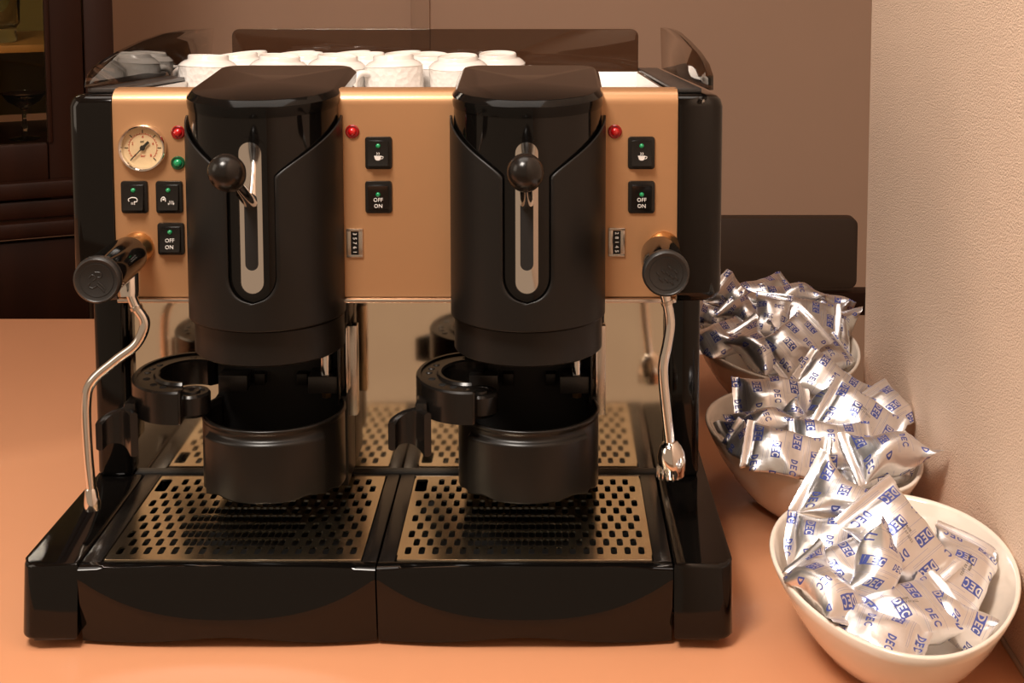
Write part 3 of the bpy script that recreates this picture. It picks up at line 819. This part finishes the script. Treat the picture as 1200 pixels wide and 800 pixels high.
for s, a in (('0', 225), ('2', 158), ('4', 90), ('6', 22), ('8', -45)):
    text_obj('scale_figure', s, .0032, (gx+.0088*math.cos(math.radians(a)), YP-.0014, gz+.0088*math.sin(math.radians(a))), M['redink'], g)
text_obj('unit_print', 'bar', .0030, (gx, YP-.0014, gz-.0066), M['redink'], g)
text_obj('unit_print', 'psi', .0026, (gx-.0005, YP-.0014, gz+.0052), M['ink'], g)
finish('needle', join_needle := (lambda: (lambda b1: (join(b1, dial_bar('n', 45, 0, .0072, .0011, None, YP-.0030)), lathe(b1, [(0, 0), (.0022, 0), (.0020, .0008), (0, .001)], (gx, YP-.0026, gz), (0, -1, 0), 16), b1)[-1])(dial_bar('n', 225, 0, .0128, .00045, None, YP-.0030)))(), M['ink'], g)
part('gauge_glass', lathe(NB(), [(0, .0046), (.0164, .0044)], (gx, YP, gz), (0, -1, 0), 40), M['pane'], g)

# steam wands
def handle(x, z, y0, y1, sym):
    L = y1-y0
    b = lathe(NB(), [(0, 0), (.0120, 0), (.0152, .002), (.0160, L*.25), (.0166, L*.75), (.0162, L-.004), (.0158, L-.001), (0, L-.001)], (x, y1, z), (0, -1, 0), 40)
    return b, lathe(NB(), [(.0160, L-.004), (.0175, L-.0035), (.0180, L-.0005), (.0176, L+.003), (.0160, L+.0044), (.0150, L+.0036), (0, L+.0036)], (x, y1, z), (0, -1, 0), 40)
def wand(x, z, yf, pts, tip, sym):
    t = NB(); tube(t, pts, .0041, 16, 8)
    wd = part('steam_wand', t, M['chrome'], None, 50)
    hb, cap = handle(x, z, yf, 1.136, sym)
    finish('valve_handle', hb, M['gloss'], wd, 45); fc = finish('handle_cap', cap, M['rubber'], wd, 45)
    part('valve_collar', lathe(NB(), [(0, 0), (.0125, 0), (.0130, .004), (.0115, .008), (.0090, .015), (0, .015)], (x+.004, 1.151, z+.003), (0, -1, 0), 28), M['brass'], wd)  # brass colour here paints the copper reflection on the collar
    tp = Vector(pts[0]); part('wand_socket', lathe(NB(), [(0, -.004), (.0075, -.004), (.0080, 0), (.0080, .014), (.0070, .022), (0, .022)], tp-Vector((0, 0, .001)), Vector((-.05, .25, 1)), 26), M['chrome'], wd)
    ps_ = [Vector(p) for p in pts]; d = (ps_[-1]-ps_[-2]).normalized()
    part('nozzle', lathe(NB(), tip, ps_[-1]-d*.002, d, 28), M['chrome'], wd, 50)
    part('wand_collar', lathe(NB(), [(.0041, 0), (.0050, .0004), (.0050, .003), (.0041, .0034)], ps_[1], (ps_[1]-ps_[0]).normalized(), 20), M['steel'], wd)
    # moulded emblem on the cap
    e = NB(); ye = yf-.0038
    if sym == 'steam':
        for pp in ([(-.0055, .002), (-.003, .0045), (-.0005, .002), (-.0025, 0)], [(-.0045, -.0015), (-.006, -.004), (-.003, -.0055), (0, -.004)], [(-.001, .0065), (.003, .006), (.0035, .003), (.001, .0025)], [(.001, -.001), (.004, -.0035), (.0065, -.0065)], [(.0, -.003), (.003, -.0055), (.0055, -.0085)]):
            tube(e, [(x+a, ye, z+c) for a, c in pp], .00045, 6, 5)
    else:
        for a, c in ((-.007, .001), (-.0035, .003), (0, .0015), (-.005, -.0035), (-.001, -.0035), (.003, -.001), (.006, .003), (.0065, -.002), (.003, -.0055), (.0015, .006)):
            tube(e, [(x+a, ye, z+c), (x+a+.001, ye-.0002, z+c-.001), (x+a+.002, ye, z+c-.0022)], .0008, 6, 3)
    ring_ = [(x+.0125*math.cos(2*PI*k/32), ye+.0002, z+.0125*math.sin(2*PI*k/32)) for k in range(33)]
    tube(e, ring_, .00035, 5, 1, raw=True)
    finish('moulded_emblem', e, M['rubber'], wd, 60)
    return wd
WL = [atY(x, y, 1.118) for x, y in ((152, 340), (159, 358), (170, 378), (160, 403), (136, 422), (108, 447), (101, 474), (103, 530), (107, 574))]
wl = wand(-.3350, .2815, 1.057, WL, [(.0041, 0), (.0048, .001), (.0062, .010), (.0066, .014), (.0060, .018), (.0030, .0185), (0, .0185)], 'steam')
WR = [atY(x, y, 1.118) for x, y in ((776, 336), (781, 352), (785, 378), (782, 402), (777, 430), (779, 465), (785, 520))]
wr = wand(.0885, .2820, 1.075, WR, [(.0041, 0), (.0060, .0005), (.0085, .004), (.0108, .010), (.0110, .0165), (.0100, .024), (.0092, .0255), (.0088, .0285), (.0050, .0300), (0, .0300)], 'hot water')
e = NB()
tipc = WR[-1]
for k in range(14):
    a = 2*PI*k/14
    box(e, tipc.x+.0098*math.cos(a)-.0005, tipc.x+.0098*math.cos(a)+.0005, tipc.y+.0098*math.sin(a)-.0005, tipc.y+.0098*math.sin(a)+.0005, tipc.z-.027, tipc.z-.018, .0002)
finish('nozzle_fin', e, M['chrome'], wr)

# ------------------------------------------------------------------ espresso cups, upside down on top
def make_cup(label):
    root = empty('espresso_cup', (0, 0, 0)); tag(root, label, 'cup', 'upturned espresso cups on top of the machine')
    R = .0282; hgt = .0555
    b = lathe(NB(), [(R-.0022, .001), (R-.001, 0), (R, .001), (R, .0425), (R-.0002, .0435)], (0, 0, 0), (0, 0, 1), 44)
    lathe(b, [(R-.0026, .0420), (R-.0026, .010), (R-.0022, .001)], (0, 0, 0), (0, 0, 1), 44)
    finish('body', b, M['hammer'], root, 40)
    b = lathe(NB(), [(R-.0002, .0435), (R+.0004, .0440), (R-.0004, .0448), (R-.0024, .0468), (R-.0050, .0486), (R-.0078, .0496), (R-.0086, .0504), (R-.0086, .0534), (R-.0094, .0544), (R-.0104, .0538), (R-.0106, .0522), (0, .0515)], (0, 0, 0), (0, 0, 1), 44)
    finish('base', b, M['porc'], root, 50)
    h = NB(); tube(h, [(-R+.0015, 0, .0375), (-R-.0080, 0, .0385), (-R-.0150, 0, .0310), (-R-.0140, 0, .0170), (-R-.0060, 0, .0085), (-R+.0015, 0, .0070)], lambda t: .0036, 12, 7)
    for v in h.verts: v.co.y *= 1.5
    finish('handle', h, M['porc'], root, 60)
    return root
def copy_tree(o, parent=None):
    c = o.copy(); COL.objects.link(c)
    if parent: c.parent = parent
    for ch in [x for x in o.children]: copy_tree(ch, c)
    return c
cups = [
 (241, 1.400, 62, 330, 'white upturned espresso cup at the left end of the front row, beside the smoked guard'),
 (324, 1.400, 62, 250, 'white upturned espresso cup in the front row, directly behind the left lid'),
 (392, 1.410, 62, 250, 'white upturned espresso cup in the front row, at the right edge of the left lid'),
 (463, 1.395, 63, 34, 'white upturned espresso cup with its handle showing at its left, centre of the front row'),
 (538, 1.402, 62, 160, 'white upturned espresso cup in the front row, just left of the right lid'),
 (283, 1.458, 58, 100, 'white upturned espresso cup in the middle row, between the two leftmost front cups'),
 (360, 1.462, 58, 130, 'white upturned espresso cup in the middle row, behind the gap at the left lid'),
 (432, 1.460, 57, 120, 'white upturned espresso cup in the middle row, behind the cup with the visible handle'),
 (503, 1.456, 57, 185, 'white upturned espresso cup in the middle row, right of the cup with the visible handle'),
 (295, 1.530, 55, 90, 'white upturned espresso cup in the back row at its left end'),
 (352, 1.530, 55, 80, 'white upturned espresso cup in the back row, second from its left end'),
 (417, 1.532, 54, 90, 'white upturned espresso cup in the middle of the back row'),
 (476, 1.530, 54, 90, 'white upturned espresso cup in the back row, second from its right end'),
 (584, 1.500, 56, 170, 'white upturned espresso cup at the far right end, above the left of the right lid'),
]
proto = None
for i, (px, Y, py, rot, lab) in enumerate(cups):
    if proto is None: o = proto = make_cup(lab)
    else: o = copy_tree(proto); o['label'] = lab
    p = atY(px, py, Y); o.location = (p.x, Y, floor_z(Y)+.0010); o.rotation_euler = (-.068, 0, math.radians(rot))

# ------------------------------------------------------------------ bowls
BOWLC = [(.2560, 1.028, .10), (.2475, 1.298, .56), (.2600, 1.592, .33)]
def egg(t, k=1.0):
    x = .0895*math.cos(t)*(1+.15*math.sin(t)); y = .1180*math.sin(t); a = math.radians(-9)
    # broader to the back, narrower to the front
    return (x*math.cos(a)-y*math.sin(a))*k, (x*math.sin(a)+y*math.cos(a))*k
def rim_z(t): return .0720 + .0090*math.sin(t)
def make_bowl(label):
    bm = NB(); n = 80
    prof = [(.0, 0), (.36, 0), (.42, .02), (.50, .07), (.62, .20), (.75, .40), (.87, .64), (.955, .86), (1.0, 1.0), (.992, 1.022), (.972, 1.025), (.955, .99), (.905, .82), (.81, .58), (.69, .36), (.55, .20), (.40, .11), (.2, .085), (0, .08)]
    rings = []
    for k, h in prof:
        if k == 0: rings.append([bm.verts.new((0, 0, h*.072))])
        else: rings.append([bm.verts.new((*egg(2*PI*i/n, k), h*rim_z(2*PI*i/n))) for i in range(n)])
    for A_, B_ in zip(rings, rings[1:]):
        for i in range(n):
            j = (i+1) % n
            if len(A_) == 1: bm.faces.new((A_[0], B_[j], B_[i]))
            elif len(B_) == 1: bm.faces.new((A_[i], A_[j], B_[0]))
            else: bm.faces.new((A_[i], A_[j], B_[j], B_[i]))
    bmesh.ops.recalc_face_normals(bm, faces=bm.faces[:])
    me = bpy.data.meshes.new('bowl'); bm.to_mesh(me); bm.free(); me.materials.append(M['bowl'])
    me.polygons.foreach_set('use_smooth', [True]*len(me.polygons))
    o = bpy.data.objects.new('bowl', me); COL.objects.link(o)
    return o
bl = make_bowl('')
for i, (x, y, rz) in enumerate(BOWLC):
    o = bl if i == 0 else bl.copy()
    if i: COL.objects.link(o)
    o.location = (x, y, 0.0002); o.rotation_euler = (0, 0, rz)
    tag(o, ['cream ceramic oval bowl nearest the camera, at the lower right', 'cream ceramic oval bowl in the middle of the three beside the wall', 'cream ceramic oval bowl farthest back, at the wall corner'][i], 'bowl', 'cream bowls of coffee packets')

# ------------------------------------------------------------------ foil packets
def packet_mesh(name, seed, L=.074, W=.052, T=.024, twist=0.0, mat_i=0, crush=1.0):
    rnd = random.Random(seed); off = Vector((rnd.random()*50, rnd.random()*50, rnd.random()*50))
    bm = NB(); uvl = bm.loops.layers.uv.new('UVMap'); NS, NP = 44, 44
    rows = []; uvs = []
    S = [-1+2*i/NS for i in range(NS+1)]
    for i, s in enumerate(S):
        e = abs(s); seal = .80
        q = max(0.0, 1-(e/seal)**2.6) if e < seal else 0
        b = T/2*(q**.55)+.0004
        a = W/2*(1-.16*(q**.5)) * (1+.05*noise.noise(Vector((s*2, seed*3.1, 0))))
        if twist:                                  # tetra shape: section turns from flat to upright
            k = max(0, min(1, (s+.8)/1.6)); ang = twist*k
            mid = math.sin(PI*k)
            a *= 1-.32*mid; b = max(b, b*(1+.55*mid))
        else: ang = 0
        row = []; uvr = []
        for j in range(NP):
            ph = 2*PI*j/NP; c, sn = math.cos(ph), math.sin(ph)
            ex = 1.0
            y = a*(abs(c)**.8)*(1 if c > 0 else -1); z = b*(abs(sn)**.9)*(1 if sn > 0 else -1)
            x = s*L/2
            # puckers running in from the seals, dents elsewhere
            env = q**.5
            v = Vector((x, y, z*.6))*26+off
            rid = 1-abs(noise.noise(v))*2.4
            v2 = Vector((x*1.0, y*1.6, z))*55+off
            rid2 = 1-abs(noise.noise(v2))*2.2
            fold = math.sin(y*230+off.x)*max(0, min(1, (e-.30)/.5))*(1 if e < seal else 0)
            dz = (rid*.0030+rid2*.0006-.0016)*env*crush + fold*.0008*crush
            if e >= seal: dz = (.00045*math.sin((e-seal)*L*.5/.00135*2*PI))
            sg = 1 if z >= 0 else -1
            z2 = z+(dz*sg if e < seal else dz)
            y2 = y*(1+(rid*.05 if e < seal else 0)*env)
            # seal flutter
            bend = .0030*math.sin(y*70+seed)*max(0, (e-.6)/.4)**1.5 + .010*((y/(W/2))**2)*0
            z2 += bend
            if e > .97: x += .0004*math.copysign(1, s)*(j % 2)
            Y2 = y2*math.cos(ang)-z2*math.sin(ang); Z2 = y2*math.sin(ang)+z2*math.cos(ang)
            row.append(bm.verts.new((x, Y2, Z2))); uvr.append((x, (y if sn >= 0 else -y+.004)))
        rows.append(row); uvs.append(uvr)
    for i in range(NS):
        for j in range(NP):
            j2 = (j+1) % NP
            f = bm.faces.new((rows[i][j], rows[i+1][j], rows[i+1][j2], rows[i][j2]))
            up = math.sin(2*PI*(j+.5)/NP) >= 0
            for lp, (ii, jj) in zip(f.loops, ((i, j), (i+1, j), (i+1, j2), (i, j2))):
                x = S[ii]*L/2; c = math.cos(2*PI*jj/NP); y = W/2*(abs(c)**.8)*(1 if c > 0 else -1)
                # lettering runs along the length on top, and mirrored side below reads right too
                lp[uvl].uv = (-y if up else y, x)
    bm.faces.new(rows[0]); bm.faces.new(rows[-1][::-1])
    bmesh.ops.recalc_face_normals(bm, faces=bm.faces[:])
    me = bpy.data.meshes.new(name); bm.to_mesh(me); bm.free(); me.materials.append(FOILS[mat_i])
    me.polygons.foreach_set('use_smooth', [True]*len(me.polygons)); me.set_sharp_from_angle(angle=math.radians(42))
    return me
PM = [packet_mesh('foil_packet', 1, mat_i=0), packet_mesh('foil_packet', 2, twist=1.35, mat_i=1), packet_mesh('foil_packet', 3, T=.020, mat_i=2, crush=1.3),
      packet_mesh('foil_packet', 4, L=.078, twist=-.9, mat_i=0, crush=1.2), packet_mesh('foil_packet', 5, L=.070, T=.028, mat_i=1), packet_mesh('foil_packet', 6, W=.048, twist=1.5, mat_i=2)]
def face_basis(px, py, Y, ang, n):
    """centre at the pixel and depth; long axis runs at `ang` degrees in the picture, in the plane with normal n"""
    P = atY(px, py, Y); n = Vector(n).normalized()
    a = math.radians(ang); r0 = ray(px, py); r1 = ray(px+10*math.cos(a), py-10*math.sin(a))
    pn = r0.cross(r1).normalized(); d = n.cross(pn).normalized()
    if (r1-r0).dot(d) < 0: d = -d
    y = n.cross(d)
    return P, Matrix((d, y, n)).transposed()
GRP = ['foil packets in the front bowl', 'foil packets in the middle bowl', 'foil packets in the back bowl']
packs = [
 # front bowl: px, py, Y, long-axis angle, normal, mesh, scale, label
 (0, 1088, 668, 1.070, -20, (.1, -.4, .9), 2, 1, 'silver foil packet deep in the front bowl, behind the two upright packets'),
 (0, 1045, 710, 1.010, 10, (0, -.3, .9), 4, 1, 'silver foil packet lowest in the middle of the front bowl, mostly buried'),
 (0, 970, 640, 1.060, -8, (-.2, -.6, .75), 4, .95, 'silver foil packet in the front bowl right under the upright packet on the left'),
 (0, 992, 670, 1.025, 28, (-.2, -.6, .8), 0, .95, 'silver foil packet left of centre in the front bowl, its lettering upside down'),
 (0, 966, 692, .990, -45, (-.45, -.45, .8), 3, .95, 'long silver foil packet lying along the left rim of the front bowl'),
 (0, 1022, 744, .955, -16, (-.1, -.35, .95), 2, 1, 'silver foil packet half hidden at the near rim of the front bowl'),
 (0, 1118, 728, .985, -30, (.2, -.45, .85), 5, .95, 'small pointed silver foil packet at the right of the near rim, front bowl'),
 (0, 1026, 668, 1.000, 78, (0, -.75, .6), 1, .90, 'crumpled silver foil packet upright in the very centre of the front bowl'),
 (0, 1120, 674, 1.035, -114, (.15, -.55, .8), 0, 1.05, 'silver foil packet with a wide crimped top leaning on the right rim, front bowl'),
 (0, 1066, 722, .975, 20, (.05, -.45, .9), 0, 1.06, 'large silver foil packet with a date print, lying across the front of the front bowl'),
 (0, 997, 592, 1.085, -30, (-.15, -.85, .45), 3, 1.02, 'silver foil packet standing upright at the back left of the front bowl'),
 (0, 1054, 634, 1.035, -50, (.1, -.75, .6), 0, 1.1, 'bright silver foil packet standing upright in the middle of the front bowl'),
 # middle bowl
 (1, 900, 500, 1.320, 10, (0, -.3, .9), 4, 1, 'silver foil packet buried at the left of the middle bowl'),
 (1, 1000, 512, 1.300, -10, (0, -.3, .9), 4, 1, 'silver foil packet buried in the centre of the middle bowl'),
 (1, 1020, 545, 1.245, 12, (.1, -.4, .9), 2, 1, 'silver foil packet low at the near right rim of the middle bowl'),
 (1, 905, 470, 1.345, 0, (0, -.6, .8), 4, 1.05, 'plain creased silver foil packet across the back left of the middle bowl'),
 (1, 1048, 492, 1.335, -48, (.25, -.6, .75), 0, 1, 'silver foil packet leaning on the right rim at the back of the middle bowl'),
 (1, 958, 490, 1.310, 55, (0, -.7, .7), 1, .8, 'small twisted silver foil packet in the centre of the middle bowl'),
 (1, 928, 498, 1.295, 75, (-.1, -.6, .75), 5, .7, 'silver foil packet with a crimped end upright left of centre in the middle bowl'),
 (1, 892, 503, 1.285, 22, (-.2, -.65, .75), 3, .95, 'pointed silver foil packet at the left rim of the middle bowl'),
 (1, 975, 452, 1.365, -35, (.1, -.75, .65), 2, .98, 'silver foil packet with a bright crimped edge, topmost at the back of the middle bowl'),
 (1, 1008, 492, 1.285, -32, (.1, -.75, .65), 0, 1.02, 'silver foil packet with a date print, right of centre in the middle bowl'),
 (1, 886, 534, 1.250, -30, (-.3, -.6, .75), 5, .95, 'silver foil packet tucked in the near left corner of the middle bowl'),
 (1, 920, 535, 1.225, -12, (-.05, -.75, .65), 0, 1, 'flat silver foil packet at the near rim of the middle bowl, left half'),
 (1, 1043, 531, 1.225, 8, (.1, -.65, .75), 3, 1.0, 'silver foil packet whose point sticks out over the right rim of the middle bowl'),
 (1, 975, 521, 1.245, -2, (0, -.65, .75), 2, 1.0, 'long silver foil packet lying level across the centre of the middle bowl'),
 # back bowl
 (2, 900, 385, 1.620, 0, (0, -.3, .9), 4, 1, 'silver foil packet buried at the left of the back bowl'),
 (2, 950, 405, 1.590, 0, (0, -.3, .9), 4, 1, 'silver foil packet buried in the centre of the back bowl'),
 (2, 895, 344, 1.665, 18, (0, -.6, .8), 2, .95, 'silver foil packet at the very top and back of the back bowl'),
 (2, 930, 348, 1.650, 8, (0, -.7, .7), 3, .9, 'silver foil packet with a pointed right end, at the back of the back bowl'),
 (2, 965, 357, 1.655, -15, (.1, -.6, .75), 5, .9, 'small silver foil packet with an upturned tip at the back right of the back bowl'),
 (2, 868, 352, 1.625, -32, (-.1, -.7, .7), 1, 1, 'long silver foil packet jutting out to the upper left of the back bowl'),
 (2, 982, 388, 1.610, 72, (.35, -.65, .7), 3, .9, 'silver foil packet upright against the right rim of the back bowl'),
 (2, 838, 372, 1.620, -12, (-.1, -.6, .75), 1, .85, 'silver foil packet beside the machine at the left of the back bowl, uppermost there'),
 (2, 880, 372, 1.590, -38, (-.1, -.65, .75), 5, .95, 'thin silver foil packet slanting down through the left half of the back bowl'),
 (2, 945, 374, 1.590, -10, (.05, -.75, .65), 0, 1.02, 'wide grey silver foil packet in the centre of the back bowl'),
 (2, 903, 372, 1.575, 80, (-.1, -.75, .6), 2, .8, 'silver foil packet with its crimped end upright in the centre of the back bowl'),
 (2, 965, 418, 1.545, 22, (.1, -.55, .8), 4, .9, 'silver foil packet at the near right rim of the back bowl'),
 (2, 848, 398, 1.560, 25, (-.2, -.6, .8), 0, .95, 'shiny silver foil packet at the near left of the back bowl, against the machine'),
 (2, 888, 412, 1.535, -50, (-.15, -.75, .65), 3, 1, 'silver foil packet hanging over the near rim of the back bowl'),
 (2, 930, 402, 1.530, 40, (.05, -.8, .6), 0, 1.0, 'bright silver foil packet with a striped crimp, front and centre in the back bowl'),
]
PACKOBJ = []
for gi, px, py, Y, ang, n, mi, sc, lab in packs:
    P, B = face_basis(px, py, Y, ang, n)
    MW = Matrix.Translation(P) @ B.to_4x4() @ Matrix.Scale(sc, 4); MI = MW.inverted()
    me = PM[mi].copy()                      # soft foil: each packet gives way where it meets the bowl
    bx, by, brz = BOWLC[gi]; cr, sr = math.cos(-brz), math.sin(-brz); c9, s9 = math.cos(math.radians(9)), math.sin(math.radians(9))
    for v in me.vertices:
        q = MW @ v.co; X_, Y_ = q.x-bx, q.y-by; X_, Y_ = X_*cr-Y_*sr, X_*sr+Y_*cr
        a_, b_ = X_*c9-Y_*s9, X_*s9+Y_*c9
        tt = math.atan2(b_/.1200, a_/.0885); ex, ey = egg(tt); k = math.hypot(X_, Y_)/max(1e-6, math.hypot(ex, ey))
        hr = q.z/rim_z(tt)
        if hr < 1.04:
            lim = .40+.53*max(0, min(1, (hr-.10)/.90))**.62-.012
            if k > lim:
                f = (lim+.0*(k-lim))/k; q.x = bx+(q.x-bx)*f; q.y = by+(q.y-by)*f
        q.z = max(q.z, .0095); q.x = min(q.x, WX-.002) if q.y < 1.58 else q.x
        v.co = MI @ q
    o = bpy.data.objects.new('foil_packet', me); COL.objects.link(o)
    o.matrix_world = MW
    tag(o, lab, 'packet', GRP[gi]); PACKOBJ.append(o)

# date prints laid on the surface of the packets that show one
def date_print(o, lines, size, loc, rot=0):
    me = o.data; bvh = BVHTree.FromPolygons([v.co for v in me.vertices], [p.vertices[:] for p in me.polygons])
    for k, s in enumerate(lines):
        cu = bpy.data.curves.new('p', 'FONT'); cu.body = s; cu.size = size; cu.resolution_u = 1; cu.align_x = 'CENTER'
        t = bpy.data.objects.new('t', cu); tm = bpy.data.meshes.new_from_object(t); bpy.data.objects.remove(t)
        R = Matrix.Rotation(rot, 4, 'Z')
        for v in tm.vertices:
            q = R @ Vector((v.co.x, v.co.y-k*size*1.2, 0)) + Vector((loc[0], loc[1], 0))
            h = bvh.ray_cast(Vector((q.x, q.y, .05)), Vector((0, 0, -1)))
            v.co = (q.x, q.y, (h[0].z if h[0] else 0)+.0003)
        tm.materials.append(M['ink'])
        d = bpy.data.objects.new('date_print', tm); COL.objects.link(d); d.parent = o
for o in PACKOBJ:
    if 'date print' in o['label'] or 'wide crimped top' in o['label'] or 'standing upright in the middle' in o['label']:
        date_print(o, ['L. M07E', 'SCAD. 07 07 2022'], .0026, (-.004, .0045))
